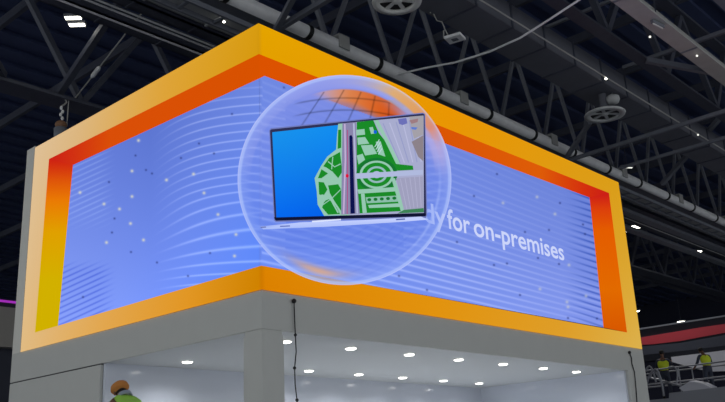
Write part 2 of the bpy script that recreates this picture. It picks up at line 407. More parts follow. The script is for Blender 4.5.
def led_mesh(name, parent, V, Fq, cols, label=None):
    me = bpy.data.meshes.new(name); me.from_pydata(V.tolist(), [], Fq); me.materials.append(LED)
    a = me.color_attributes.new('picture', 'FLOAT_COLOR', 'POINT')
    c = np.ones((len(V), 4), np.float32); c[:, :3] = lin(cols); a.data.foreach_set('color', c.ravel())
    o = bpy.data.objects.new(name, me); COL.objects.link(o); o.parent = parent
    if label: o['label'] = label
    return o
def patch(name, parent, side, quad, off, fn, step=1.6, label=None, keep=None):
    """quad of four photo points -> grid on the display face, coloured by fn(px, py)"""
    q = [face_pt(side, x, y, off) for x, y in quad]
    nu = max(2, int(max(np.hypot(quad[1][0]-quad[0][0], quad[1][1]-quad[0][1]), np.hypot(quad[2][0]-quad[3][0], quad[2][1]-quad[3][1]))/step)+1)
    nv = max(2, int(max(np.hypot(quad[3][0]-quad[0][0], quad[3][1]-quad[0][1]), np.hypot(quad[2][0]-quad[1][0], quad[2][1]-quad[1][1]))/step)+1)
    u, v = np.meshgrid(np.linspace(0, 1, nu), np.linspace(0, 1, nv)); u = u[..., None]; v = v[..., None]
    V = ((1-u)*(1-v)*q[0]+u*(1-v)*q[1]+u*v*q[2]+(1-u)*v*q[3]).reshape(-1, 3)
    i = np.arange(nu*nv).reshape(nv, nu)
    F_ = np.stack([i[:-1, :-1], i[:-1, 1:], i[1:, 1:], i[1:, :-1]], -1).reshape(-1, 4)
    px, py = project(V)
    if keep is not None:
        k = keep(px, py)[F_].all(1); F_ = F_[k]
        used = np.unique(F_); re = -np.ones(len(V), int); re[used] = np.arange(len(used)); V = V[used]; F_ = re[F_]; px, py = px[used], py[used]
    return led_mesh(name, parent, V, F_.tolist(), fn(px, py), label)

rng = np.random.RandomState(3)
DOT_L = [(80, 192.5), (104, 204), (119.5, 209), (132, 171), (132, 196.5), (130.5, 223.5), (143.5, 240), (166.5, 180), (193.5, 174), (204, 193), (218, 214.5), (236, 234.5), (234.5, 256), (106.5, 242.5), (138.5, 140.5)]
DOT_R = [(503, 203), (555, 214), (537, 197), (569, 265), (540, 289), (586, 296), (567, 302), (568, 307)]
DARK = [(109, 182), (146, 170), (152, 173.5), (135.5, 155.5), (181, 158), (199, 143.5), (214, 153.5), (114.5, 218.5), (112, 232.5), (131, 252), (157, 262.5), (83, 297), (210, 253), (232, 114), (284, 87.5), (497, 174), (560, 203), (525, 232), (549, 230), (583, 224.5), (585, 234), (538, 258), (559, 264), (507, 263.5), (494, 265), (457, 242), (474, 196), (520, 295), (568, 318), (597, 318.5), (399, 276), (427, 290), (188, 276)]
def blue(px, py):
    left = px < 259.5+0.0*px
    tx = np.clip((px-60)/200, 0, 1); ty = np.clip((py-(165-.44*(px-60)))/170, 0, 1)
    L = mix(lerpc([(0, (106, 131, 224)), (.45, (93, 118, 209)), (1, (110, 136, 225))], tx), lerpc([(0, (142, 166, 255)), (.5, (118, 148, 250)), (1, (96, 138, 250))], tx), ty**1.2)
    sx = np.clip((px-260)/340, 0, 1); sy = np.clip((py-(76+.37*(px-260)))/(190-60*sx), 0, 1)
    R = mix(lerpc([(0, (112, 137, 226)), (.5, (110, 134, 223)), (1, (108, 131, 216))], sx), lerpc([(0, (108, 141, 244)), (.6, (122, 147, 238)), (1, (134, 153, 238))], sx), sy)
    c = np.where(left[..., None], L, R)
    # contour lines sweeping up to the globe on the left face
    k = 1-.75*sm(190, 280, py); g = 44*(1-np.exp(-np.clip(px-146, 0, 200)/38))*k
    s = (py+g)/8.6
    ln = np.exp(-((s-np.round(s))*8.6/.8)**2)
    m = sm(148, 205, px)*(px < 262)*sm(100, 130, py+ (px-150)*.25)
    c = c+np.array([44, 38, 20])*(ln*m)[..., None]
    # fine strokes at the left end: pale in the upper half, dark in the lower
    s = (py+.46*(px-60))/5.6; ln = np.exp(-((s-np.round(s))*5.6/.9)**2)
    m = (1-sm(95, 118, px))*left
    up = np.where(py < 250, 22, -40)
    amp = np.where(py < 250, (1-sm(205, 235, py)), sm(258, 275, py))
    c = c+np.array([1, 1, .5])*(ln*m*up*amp)[..., None]
    # receding lines on the right face
    wv = (py-466)/(px-1190.); s = wv/.0092; ln = np.exp(-((s-np.round(s))/.16)**2)
    mm = (px > 262)*(.25+.75*sm(.05, .75, sy))*(1-.6*sm(.55, .95, sx))*(1-.5*np.exp(-((py-(212+.3*(px-420)))/16)**2))
    c = c+np.array([40, 34, 14])*(ln*mm)[..., None]
    s = (py-.32*(px-590))/6.2; ln = np.exp(-((s-np.round(s))*6.2/1.0)**2)
    c = c-np.array([52, 46, 36])*(ln*sm(560, 596, px))[..., None]
    for (x, y) in DOT_L+DOT_R:
        d = np.exp(-(((px-x)**2+(py-y)**2)/2.2)); c = mix(c, np.array([222., 220, 200]), d*(.9 if x < 300 else .55))
    for (x, y) in DARK:
        d = np.exp(-(((px-x)**2+(py-y)**2)/1.0)); c = mix(c, np.array([40., 50, 110]), d*.75)
    seam = np.exp(-((px-260)/.9)**2); c = c*(1-.05*seam[..., None])
    return np.clip(c, 0, 255)
def frame_col(px, py):
    t = np.clip((px-20)/239, 0, 1); s = np.clip((px-259)/381, 0, 1)
    top = lerpc([(0, (222, 194, 158)), (.25, (220, 182, 128)), (.6, (222, 164, 58)), (1, (216, 156, 16))], t); bot = lerpc([(0, (224, 186, 130)), (.35, (226, 166, 78)), (.7, (226, 150, 36)), (1, (208, 130, 0))], t)
    yt = 147-.55*(px-35); yb = 353-.27*(px-20); v = np.clip((py-yt)/(yb-yt), 0, 1)
    L = mix(top, bot, v)
    topr = lerpc([(0, (228, 164, 0)), (.5, (234, 150, 2)), (1, (216, 158, 28))], s); botr = lerpc([(0, (220, 128, 0)), (.45, (226, 146, 14)), (.8, (222, 158, 42)), (1, (220, 176, 76))], s)
    yt = 23.5+.443*(px-259); yb = 289+.157*(px-259); v = np.clip((py-yt)/(yb-yt), 0, 1)
    R = mix(topr, botr, v)
    c = np.where((px < 259.5)[..., None], L, R)
    return c*(1-.1*np.exp(-((px-259.5-(py-23)/170)/.7)**2))[..., None]
def rec_top(px, py):
    return np.where((px < 259.8)[..., None], lerpc([(50, (204, 32, 22)), (75, (210, 50, 18)), (110, (218, 78, 8)), (259, (216, 82, 0))], px),
                    lerpc([(260, (220, 82, 0)), (430, (218, 84, 4)), (540, (222, 92, 8)), (585, (212, 48, 14)), (609, (202, 28, 24))], px))
def rec_left(px, py): return lerpc([(160, (206, 34, 18)), (180, (222, 84, 10)), (200, (234, 122, 4)), (232, (224, 160, 0)), (280, (210, 176, 0)), (330, (208, 176, 0))], py)
def rec_right(px, py): return lerpc([(193, (202, 26, 24)), (208, (220, 62, 12)), (230, (228, 92, 0)), (290, (226, 106, 0)), (330, (216, 88, 0))], py)

led = thing('led_screen', 'huge L-shaped corner LED screen showing an orange-framed blue picture with globe', 'led screen', (0, 0, 0))
TL, BL, TM, BM, TR, BR = (35.5, 147), (20, 353.5), (259.2, 23.5), (261, 289), (619, 182.5), (641.5, 348.5)
tl, bl, tm, bm_, tr, br_ = (49, 159), (35, 332.5), (259.4, 54), (260.5, 265.5), (609, 193), (627, 332.5)
def pr(x, y, z): a = project(np.array([[x, y, z]], float)); return (float(a[0][0]), float(a[1][0]))
TL, BL, TM, BM, TR, BR = pr(0, WL, ZT), pr(0, WL, ZB), pr(0, 0, ZT), pr(0, 0, ZB), pr(WR, 0, ZT), pr(WR, 0, ZB)
seam_x = lambda y: TM[0]+(BM[0]-TM[0])*(y-TM[1])/(BM[1]-TM[1])
S_tm = (seam_x(54), 54); S_bm = (seam_x(265.5), 265.5); S_b1 = (seam_x(78.6), 78.6)
bTL, bBL, bTR, bBR, apex = (73, 165), (58, 326.5), (589.5, 197.5), (603.5, 327.5), (264.5, 76)
# cabinets: the thin body of the LED modules
cab = obj('display_cabinet', bx(-.004, .05, .06, WL, ZB, ZT), MATS['black'], led); cab = obj('display_cabinet', bx(0, WR, -.004, .05, ZB, ZT), MATS['black'], led)
patch('display_picture', led, 0, [bTL, S_b1, S_bm, bBL], .008, blue, .8, 'blue picture on the left face with fine contour lines and dots')
patch('display_picture', led, 1, [(S_b1[0], 70), (589.5, 192), bBR, S_bm], .008, blue, .85, 'blue picture on the long right face with receding lines')
patch('recess_band', led, 0, [tl, S_tm, S_b1, bTL], .012, rec_top, 2, 'red-orange upper reveal of the picture frame, left face')
patch('recess_band', led, 0, [tl, bTL, bBL, bl], .012, rec_left, 2, 'reveal running from red at top to yellow at bottom')
patch('recess_band', led, 1, [S_tm, tr, bTR, apex], .012, rec_top, 2, 'red-orange upper reveal of the picture frame, right face')
patch('recess_band', led, 1, [S_tm, apex, apex, S_b1], .012, rec_top, 2)
patch('recess_band', led, 1, [tr, br_, bBR, bTR], .012, rec_right, 2, 'orange reveal at the right end, red at its top')
patch('picture_frame', led, 0, [TL, TM, S_tm, tl], .016, frame_col, 2.5, 'pale to orange top band of the frame, left face')
patch('picture_frame', led, 0, [bl, S_bm, BM, BL], .016, frame_col, 2.5, 'pale orange bottom band of the frame, left face')
patch('picture_frame', led, 0, [TL, tl, bl, BL], .016, frame_col, 2.5, 'cream left upright of the frame')
patch('picture_frame', led, 1, [TM, TR, tr, S_tm], .016, frame_col, 2.5, 'amber top band of the frame, right face')
patch('picture_frame', led, 1, [S_bm, br_, BR, BM], .016, frame_col, 2.5, 'amber bottom band of the frame, right face')
patch('picture_frame', led, 1, [tr, TR, BR, br_], .016, frame_col, 2.5, 'amber right upright of the frame')

# the glass globe in the picture
GX, GY, GRX, GRY = 344.5, 180, 107, 105
def inpoly(px, py, P):
    r = np.zeros(px.shape, bool); n = len(P)
    for i in range(n):
        (x1, y1), (x2, y2) = P[i], P[(i+1) % n]
        c = ((y1 > py) != (y2 > py)); r ^= c & (px < (x2-x1)*(py-y1)/((y2-y1) if y2 != y1 else 1e-9)+x1)
    return r
def behind(px, py):
    """what the flat picture shows behind the globe"""
    c = blue(px, py)
    onleft = px < 259.5
    band_top = ~onleft & (py < 76+(px-264.5)*.3738)
    c = np.where(band_top[..., None], rec_top(px, py), c)
    fr = ~onleft & ((py < 54+(px-259.4)*.3976) | (py > 265.5+(px-260)*.1826))
    fl = onleft & (py > 265.5+(px-260)*-.2966)
    return np.where((fr | fl)[..., None], frame_col(px, py), c)
def globe_col(px, py):
    dx, dy = (px-GX)/GRX, (py-GY)/GRY; r = np.hypot(dx, dy); ang = np.degrees(np.arctan2(-dy, dx))
    base = behind(px, py)
    # body of the globe: soft lavender blue with faint level lines
    body = mix(lerpc([(75, (140, 148, 230)), (120, (122, 138, 228)), (180, (106, 132, 230)), (240, (98, 128, 232)), (285, (130, 156, 246))], py), np.array([136., 158, 242]), .15*sm(.55, .95, r))
    q = (py-.05*(px-250)+10*dx*dx)/8.6; ln = np.exp(-((q-np.round(q))*8.6/1.2)**2)
    body = body+np.array([30, 26, 10])*(ln*(np.abs(dx) > .55)*(1-sm(.9, 1, r))*.8)[..., None]
    q = np.hypot(px-300, (py-150)*1.1)/9; ln = np.exp(-((q-np.round(q))*9/1.0)**2)
    body = body+np.array([-14, -14, -8])*(ln*(py > 226)*.7)[..., None]
    see = .35*np.ones_like(r)
    c = mix(body, base, see*(1-sm(.2, .5, (py < 100)*1.0)))
    # inner refracted crescent of the orange frame with fine dark meridians
    ri = np.hypot((px-343)/91, (py-178)/89)
    low = 104+.0*px+26*sm(340, 410, px)-14*(1-sm(290, 345, px))+4*sm(395, 410, px)
    cres = (1-sm(.985, 1.01, ri))*(1-sm(low-7, low+3, py))*sm(288, 350, px)*(py < 130)
    oc = lerpc([(290, (190, 160, 190)), (322, (224, 164, 150)), (350, (226, 128, 66)), (380, (222, 92, 22)), (405, (212, 72, 24))], px)
    c = mix(c, oc, cres*.93)
    for (x0, k) in ((300, 30), (322, 26), (345, 20), (368, 10), (388, 2)):     # meridians
        xx = x0+k*((128-py)/45.)**.8 if False else x0+k*np.clip((128-py)/45., 0, 2)
        c = mix(c, c*.62, np.exp(-((px-xx)/.8)**2)*(ri < .99)*(py < 128)*.75)
    for y0 in (92, 104, 116):
        yy = y0+14*((px-345)/60.)**2*.6-6
        c = mix(c, c*.62, np.exp(-((py-yy)/.8)**2)*(ri < .99)*sm(290, 305, px)*(py < 126)*.7)
    # outer zone between the inner shell and the rim
    oz = sm(1.0, 1.03, ri)*sm(0, .25, -dy)
    c = mix(c, np.array([166., 170, 234]), oz*(.2+.3*sm(-.3, .3, dx)))
    # second crescent, orange through the right shoulder
    r2 = np.abs(r-.955); sh = np.clip(1.5*sm(.89, .93, r)*np.exp(-((ang-46)/24.)**2), 0, 1); keep = sh
    c = mix(c, lerpc([(18, (214, 168, 196)), (32, (226, 140, 110)), (46, (232, 160, 84)), (70, (232, 180, 110))], ang), sh*.88)
    sh = np.exp(-((r-.9)/.07)**2)*np.exp(-((ang-24)/13.)**2); c = mix(c, np.array([206., 176, 216]), np.clip(sh*1.1, 0, 1)*.45*(1-keep))
    sh = np.exp(-((r-.84)/.05)**2)*np.exp(-((ang-40)/18.)**2); c = mix(c, np.array([158., 166, 238]), sh*.8*(1-keep))
    # orange tinge at the bottom
    sh = np.exp(-((r-.9)/.04)**2)*np.exp(-((ang+106)/16.)**2); c = mix(c, np.array([226., 170, 130]), sh*.85)
    # glow and rim
    c = mix(c, np.array([168., 190, 255]), (1-.9*keep)*.26*sm(.86, .99, r)*(.45+.55*sm(.1, .5, np.abs(dx)+.6*(dy > .3))))
    c = mix(c, np.array([184., 204, 255]), (1-.8*keep)*.6*np.exp(-((r-.978)/.011)**2)*(1-.35*sm(-.2, .4, dx)*sm(0, .5, -dy)))
    c = mix(c, np.array([206., 214, 255]), .6*np.exp(-((r-.995)/.008)**2))
    arc = np.exp(-((np.hypot((px-352)/88, (py-180)/92)-1)/.016)**2)*np.exp(-((ang+25)/28.)**2)
    c = mix(c, np.array([176., 196, 255]), arc*.5)
    return np.clip(c, 0, 255)
def fan(name, side, clip, off, label):
    """polar grid of the globe disc, cut at the seam"""
    nr, na = 96, 300; V = []; cols = None
    rr = np.sqrt(np.linspace(0.0004, 1, nr)); 
    if side == 0: keep = lambda x, y: x <= seam_x(y)+.01
    else: keep = lambda x, y: x >= seam_x(y)-.01
    if side == 1:                         # rows across the disc, each row starting at the seam or the rim
        rows = []
        ny, nx = 250, 250
        for j in range(ny):
            y = GY-GRY*math.cos(math.pi*(j+.0001)/(ny-1+.0002)); h = GRX*math.sqrt(max(0, 1-((y-GY)/GRY)**2))
            x0 = max(GX-h, seam_x(y)); x1 = GX+h; rows.append([(x, y) for x in np.linspace(x0, x1, nx)])
    else:
        rows = []; ny, nx = 200, 30
        # seam meets the rim where x = seam
        h = math.sqrt(max(0, 1-((GX-260)/GRX)**2))*GRY
        for j in range(ny):
            y = GY-h+2*h*j/(ny-1); hx = GRX*math.sqrt(max(0, 1-((y-GY)/GRY)**2)); x1 = seam_x(y)
            rows.append([(x, y) for x in np.linspace(min(GX-hx, x1), x1, nx)])
    P = np.array(rows); ny, nx = P.shape[:2]
    d = _F+((P[..., 0]-362.5)/FPX)[..., None]*_R+((201-P[..., 1])/FPX)[..., None]*_U
    s = (-off-CX)/d[..., 0] if side == 0 else (-off-CY)/d[..., 1]
    V = np.array([CX, CY, CZ])+d*s[..., None]
    i = np.arange(ny*nx).reshape(ny, nx); F_ = np.stack([i[:-1, :-1], i[:-1, 1:], i[1:, 1:], i[1:, :-1]], -1).reshape(-1, 4)
    return led_mesh(name, led, V.reshape(-1, 3), F_.tolist(), globe_col(P[..., 0].ravel(), P[..., 1].ravel()), label)
fan('globe_picture', 0, None, .020, 'sliver of the pictured glass globe on the left face')
fan('globe_picture', 1, None, .020, 'pictured transparent glass globe with pale glowing rim')

# layered flat shapes (laptop, map, lettering) drawn on the right face
class Layers:
    def __init__(s): s.V = []; s.F = []; s.C = []; s.off = .027
    def poly(s, P, c, step=.0001):
        n = len(s.V); c = np.asarray(c, float)
        for i, p in enumerate(P):
            s.V.append(face_pt(1, p[0], p[1], s.off)); s.C.append(c[i] if c.ndim == 2 else c)
        s.F.append(list(range(n, n+len(P)))); s.off += step; return s
    def stroke(s, P, wd, c):
        L, R_ = [], []
        for i, p in enumerate(P):
            a, b_ = P[max(i-1, 0)], P[min(i+1, len(P)-1)]; dx, dy = b_[0]-a[0], b_[1]-a[1]; l = math.hypot(dx, dy) or 1
            L.append((p[0]-dy/l*wd/2, p[1]+dx/l*wd/2)); R_.append((p[0]+dy/l*wd/2, p[1]-dx/l*wd/2))
        for i in range(len(P)-1): s.poly([L[i], L[i+1], R_[i+1], R_[i]], c, 0)
        s.off += .0001; return s
    def ell(s, x, y, a, b_, c, n=40): return s.poly([(x+a*math.cos(2*math.pi*k/n), y+b_*math.sin(2*math.pi*k/n)) for k in range(n)], c)
    def build(s, name, parent, label=None): return led_mesh(name, parent, np.array(s.V), s.F, np.array(s.C), label)
Q = lambda *P: [(260+x/3.35, 100+y/3.35) for x, y in P]
# laptop: lid with bezel, the map on its display, and the base seen edge-on
L = Layers()
L.poly([(269.2, 130.5), (270.8, 128.2), (423, 112.6), (425.3, 114), (427.2, 215), (426, 218), (276, 222), (274, 220.5)], (112, 122, 186))
L.poly([(270, 130.6), (271.2, 129.4), (423, 113.6), (424.4, 114.6), (426.2, 214.8), (425.4, 216.4), (276, 220.8), (274.8, 219.6)], (46, 48, 84))
L.poly([(273.8, 217.4), (425.6, 213.2), (426, 216), (275.6, 220.4)], (16, 20, 50))
lid = L.build('laptop_picture', led, 'pictured laptop with dark-rimmed display, shown inside the globe')
L = Layers(); L.off = .030
g1, g2, lt, lav, rd = (26, 138, 40), (20, 118, 48), (150, 200, 178), (168, 172, 206), (138, 134, 172)
c4 = [(22, 140, 236), (22, 140, 236), (6, 104, 238), (6, 104, 238)]
L.poly([(272.2, 132.2), (340, 124.8), (340, 215.6), (276.4, 217.4)], [(24, 146, 236), (18, 142, 240), (2, 92, 232), (6, 104, 240)])
land = Q((262, 80), (300, 76), (548, 52), (549, 378), (300, 386), (215, 388), (193, 350), (190, 305), (183, 262), (205, 220), (225, 190), (255, 166), (258, 120))
L.poly(land[1:5]+[land[4]], lav)
L.poly([land[0], land[1], land[4], land[5], land[6], land[7], land[8], land[9], land[10], land[11], land[12]], lt)
L.poly(Q((262, 100), (272, 99), (272, 160), (260, 164)), g1)
L.poly(Q((268, 174), (276, 240), (262, 262), (243, 240), (222, 226), (212, 222), (232, 194)), g1)
L.poly(Q((206, 232), (228, 246), (206, 262), (194, 262)), g1)
L.poly(Q((196, 274), (214, 276), (226, 300), (212, 322), (198, 316)), g1)
L.poly(Q((228, 286), (262, 282), (272, 300), (272, 372), (250, 340), (234, 312)), g1)
L.poly(Q((216, 338), (236, 330), (258, 362), (268, 382), (228, 384), (208, 360)), g1)
L.stroke(Q((228, 206), (250, 224), (270, 214)), 1.1, lt); L.stroke(Q((222, 318), (240, 338), (262, 378)), 1.5, lt)
L.stroke(Q((244, 190), (240, 232)), 1.0, lt); L.stroke(Q((270, 300), (240, 330), (212, 350)), .9, lt)
L.ell(*Q((209, 330))[0], 3.6, 4, lt)
L.poly(Q((276, 78), (322, 74), (334, 381), (272, 384)), rd)
L.stroke(Q((284, 80), (286, 200), (280, 382)), 1.5, (196, 176, 214)); L.stroke(Q((293, 100), (294, 230), (292, 382)), .9, (176, 74, 130))
L.stroke(Q((314, 78), (320, 230), (326, 380)), 1.6, (178, 186, 216))
L.poly(Q((299, 122), (302, 118), (307, 118), (310, 124), (318, 380), (303, 381)), (12, 18, 76))
L.poly(Q((324, 74), (380, 68), (398, 110), (438, 160), (456, 214), (512, 220), (514, 234), (324, 244)), g1)
for P in (((322, 100), (350, 97), (352, 116), (322, 119)), ((326, 126), (352, 124), (366, 146), (328, 150)), ((338, 152), (376, 150), (392, 180), (352, 186)), ((324, 186), (344, 180), (352, 200), (330, 216)), ((366, 92), (378, 90), (384, 112), (372, 114)), ((388, 140), (404, 138), (420, 190), (398, 182))):
    L.poly(Q(*P), lt)
for k in range(4): L.stroke(Q((384+4*k, 158+8*k), (400+3*k, 132+10*k)), .7, (196, 220, 226))
L.poly(Q((382, 68), (396, 67), (470, 214), (456, 214), (420, 140)), lt)
L.poly(Q((324, 262), (450, 258), (478, 372), (334, 380)), g1)
ex, ey = Q((391, 250))[0]
for a, c in ((21, g2), (17.5, lt), (15, g1), (10.5, (150, 186, 190)), (8, g1), (4.4, (170, 190, 214))): L.ell(ex, ey, a*.98, a*.8, c)
L.poly(Q((322, 246), (546, 234), (546, 250), (322, 264)), (176, 186, 222))
L.ell(ex, ey, 5, 3.2, (176, 186, 222))
L.poly(Q((326, 300), (450, 292), (455, 306), (330, 314)), lt)
L.poly(Q((354, 326), (462, 320), (468, 340), (358, 346)), (140, 190, 170)); L.poly(Q((338, 314), (350, 313), (358, 378), (344, 379)), lt)
for k in range(5): L.ell(*Q((366+21*k, 334-1.3*k))[0], 2, 1.6, g2)
L.poly(Q((362, 352), (466, 346), (470, 358), (366, 362)), lt)
L.poly(Q((440, 262), (452, 262), (486, 372), (472, 373)), lt)
L.poly(Q((456, 262), (546, 256), (547, 362), (482, 368)), (160, 160, 190))
for k in range(5): L.stroke(Q((470+16*k, 264-2*k), (492+12*k, 366-2*k)), .7, (176, 176, 206))
for k in range(6): L.stroke(Q((412+22*k, 78-2*k), (470+14*k, 212-k)), 1.0, (186, 188, 222) if k % 2 else (150, 156, 200))
L.poly(Q((508, 140), (547, 118), (547, 205), (530, 190)), (140, 130, 138)); L.poly(Q((500, 56), (547, 52), (547, 116), (516, 130), (506, 90)), (164, 160, 168))
L.poly(Q((462, 64), (490, 60), (494, 78), (478, 84), (466, 80)), (108, 112, 184)); L.poly(Q((500, 68), (530, 62), (528, 74), (508, 80)), (158, 124, 130))
L.poly(Q((506, 90), (528, 92), (522, 100), (508, 98)), (96, 124, 206)); L.ell(*Q((386, 107))[0], 1.7, 1.7, (20, 96, 220)); L.ell(*Q((292, 254))[0], 1.6, 1.8, (220, 20, 60))
L.poly(Q((482, 368), (548, 362), (549, 376), (460, 380)), (60, 130, 84))
L.build('map_picture', lid, 'aerial map with blue sea, green park and roads on the laptop display')
L = Layers(); L.off = .029
L.poly([(254.9+5.5, 226.4), (300, 222.4), (360, 220.2), (421, 216.6), (428, 219.6), (400, 222), (330, 226.4), (263, 229.4)], [(150, 172, 244), (190, 204, 255), (196, 208, 255), (196, 208, 250), (196, 208, 255), (186, 200, 250), (200, 212, 255), (170, 190, 250)])
L.stroke([(312, 221.6), (326, 220.6), (341, 219.6)], 1.5, (222, 230, 255)); L.stroke([(258.5+2, 227.4), (266, 227)], 1.2, (110, 120, 180)); L.stroke([(280, 226.4), (290, 225.9)], 1.2, (100, 116, 190)); L.stroke([(396, 219.6), (405, 219)], 1.4, (90, 104, 170))
L.build('keyboard_base', lid, 'thin white laptop base seen edge-on')

# lettering on the right face
for word, pa, pb, lb in (('dy', 423, 445, 'faint pale letters half hidden by the laptop'), ('for', 446.5, 469.5, 'pale blue word for'), ('on-premises', 473, 563.5, 'pale blue word on-premises')):
    cu = bpy.data.curves.new('lettering', 'FONT'); cu.body = word; cu.size = 1; cu.offset = .014; cu.resolution_u = 4
    tob = bpy.data.objects.new('lettering', cu); COL.objects.link(tob)
    dg = bpy.context.evaluated_depsgraph_get(); dg.update()
    tm_ = bpy.data.meshes.new_from_object(tob.evaluated_get(dg)); bpy.data.objects.remove(tob)
    co = np.array([v.co[:] for v in tm_.vertices]); x0, x1 = co[:, 0].min(), co[:, 0].max()
    A_, B_ = at_y(pa, 222+.3*(pa-435), 0).x, at_y(pb, 222+.3*(pb-435), 0).x
    V = np.stack([A_+(co[:, 0]-x0)/(x1-x0)*(B_-A_), np.full(len(co), -.0245), 5.44+co[:, 1]*.49], -1)
    px, py = project(V); k = np.clip((px-425)/30, 0, 1)
    led_mesh('lettering', led, V, [list(p.vertices) for p in tm_.polygons], mix(np.full((len(V), 3), (150., 172., 246.)), np.array([204., 213, 250]), k), lb)

# ------------------------------------------------------------------ people
def skin_mesh(name, V, E, Rr, m, parent, root=0, sub=1):
    me = bpy.data.meshes.new(name); me.from_pydata([tuple(v) for v in V], E, []); o = bpy.data.objects.new(name, me); COL.objects.link(o)
    o.modifiers.new('skin', 'SKIN'); s = o.modifiers.new('sub', 'SUBSURF'); s.levels = s.render_levels = sub
    if not me.skin_vertices: 
        import bmesh as _b
        b = _b.new(); b.from_mesh(me); b.verts.layers.skin.verify(); b.to_mesh(me); b.free()
    for i, r in enumerate(Rr):
        me.skin_vertices[0].data[i].radius = (r if isinstance(r, tuple) else (r, r)); me.skin_vertices[0].data[i].use_root = (i == root)
    d = bpy.context.evaluated_depsgraph_get(); d.update()
    nm = bpy.data.meshes.new_from_object(o.evaluated_get(d)); nm.name = name; bpy.data.objects.remove(o); nm.materials.clear(); nm.materials.append(m)
    for p in nm.polygons: p.use_smooth = True
    q = bpy.data.objects.new(name, nm); COL.objects.link(q); q.parent = parent; return q
mat('skin', (112, 76, 58), .6); mat('hivis_yellow', (206, 222, 40), .7, emit=0); mat('hivis_green', (158, 214, 80), .7); mat('trousers', (52, 58, 74), .8)
mat('boots', (28, 26, 26), .7); mat('grey_shirt', (150, 160, 170), .8); mat('rust_cloth', (196, 128, 60), .85, bump=.4, scale=30); mat('hair', (22, 18, 18), .8); mat('reflective', (205, 208, 200), .4)
def person(label, loc, rz, pose, vest, head_gear, shirt='grey_shirt'):
    """faces +y in its own frame; pose gives joints in metres (feet at z=0)"""
    t = thing('person', label, 'person', loc, rz, None)
    J = dict(pel=(0, 0, .94), waist=(0, 0, 1.08), chest=(0, .0, 1.3), neckb=(0, 0, 1.46), neck=(0, 0, 1.54), head=(0, .02, 1.66), crown=(0, .01, 1.76),
             lsh=(-.18, 0, 1.42), rsh=(.18, 0, 1.42), lel=(-.26, 0, 1.15), rel=(.26, 0, 1.15), lwr=(-.24, .14, .93), rwr=(.24, .14, .93),
             lhip=(-.1, 0, .9), rhip=(.1, 0, .9), lkn=(-.12, .03, .5), rkn=(.12, .03, .5), lan=(-.13, 0, .09), ran=(.13, 0, .09), lto=(-.15, .16, .04), rto=(.15, .16, .04))
    J.update(pose)
    names = ['pel', 'waist', 'chest', 'neckb', 'neck', 'head', 'crown', 'lsh', 'lel', 'lwr', 'rsh', 'rel', 'rwr', 'lhip', 'lkn', 'lan', 'rhip', 'rkn', 'ran', 'lto', 'rto']
    rad = [(.14, .1), (.13, .09), (.15, .1), (.07, .06), .052, (.078, .095), (.055, .07), .06, .043, .03, .06, .043, .03, .085, .06, .042, .085, .06, .042, .035, .035]
    V = [J[n] for n in names]; ix = {n: i for i, n in enumerate(names)}
    E = [('pel', 'waist'), ('waist', 'chest'), ('chest', 'neckb'), ('neckb', 'neck'), ('neck', 'head'), ('head', 'crown'), ('chest', 'lsh'), ('lsh', 'lel'), ('lel', 'lwr'), ('chest', 'rsh'), ('rsh', 'rel'), ('rel', 'rwr'),
         ('pel', 'lhip'), ('lhip', 'lkn'), ('lkn', 'lan'), ('lan', 'lto'), ('pel', 'rhip'), ('rhip', 'rkn'), ('rkn', 'ran'), ('ran', 'rto')]
    E = [(ix[a], ix[b]) for a, b in E]
    # hands: palm and five fingers each
    for s, el, wr in ((-1, 'lel', 'lwr'), (1, 'rel', 'rwr')):
        w_ = Vector(J[wr]); d = (w_-Vector(J[el])).normalized(); side = d.cross(Vector((0, 0, 1))); side = side.normalized() if side.length > .1 else Vector((1, 0, 0))
        nrm = side.cross(d); p = len(V); V.append(tuple(w_+d*.07)); rad.append((.034, .02)); E.append((ix[wr], p))
        for f, (o_, ln) in enumerate(((-.03, .07), (-.01, .08), (.011, .075), (.03, .06))):
            a = w_+d*.1+side*o_; V += [tuple(a), tuple(a+d*ln*.55-nrm*.012), tuple(a+d*ln*.85-nrm*.035)]; rad += [.0105, .0095, .008]
            n = len(V); E += [(p, n-3), (n-3, n-2), (n-2, n-1)]
        a = w_+d*.04-side*.035*s; V += [tuple(a), tuple(a+d*.045-side*.02*s)]; rad += [.013, .01]; n = len(V); E += [(p, n-2), (n-2, n-1)]
    skin_mesh('body', V, E, rad, MATS['skin'], t)
    # face details
    h = Vector(J['head']); up = (Vector(J['crown'])-h).normalized(); sd = Vector((1, 0, 0)); sd = (sd-up*sd.dot(up)).normalized(); fr = up.cross(sd)
    b = bmesh.new()
    for s in (-1, 1): ball(b, h+fr*.088+sd*s*.032+up*.01, .012, u=8, v=6)
    obj('eyes', b, MATS['black'], t)
    b = bmesh.new(); ball(b, h+fr*.1-up*.015, .018, .7, 1, 1.3, 8, 6)
    for s in (-1, 1): ball(b, h+sd*s*.08-up*.01, .026, .4, .8, 1.2, 8, 6)
    obj('nose_and_ears', b, MATS['skin'], t, True)
    obj('hair', ball(bmesh.new(), h-fr*.015+up*.035, .102, .86, 1, .9), MATS['hair'], t, True)
    g = lambda n: J[n]
    # trousers
    V2 = [g('waist'), g('pel'), g('lhip'), g('lkn'), g('lan'), g('rhip'), g('rkn'), g('ran')]
    skin_mesh('trousers', V2, [(0, 1), (1, 2), (2, 3), (3, 4), (1, 5), (5, 6), (6, 7)], [(.145, .11), (.155, .118), .1, .078, .066, .1, .078, .066], MATS['trousers'], t, 1)
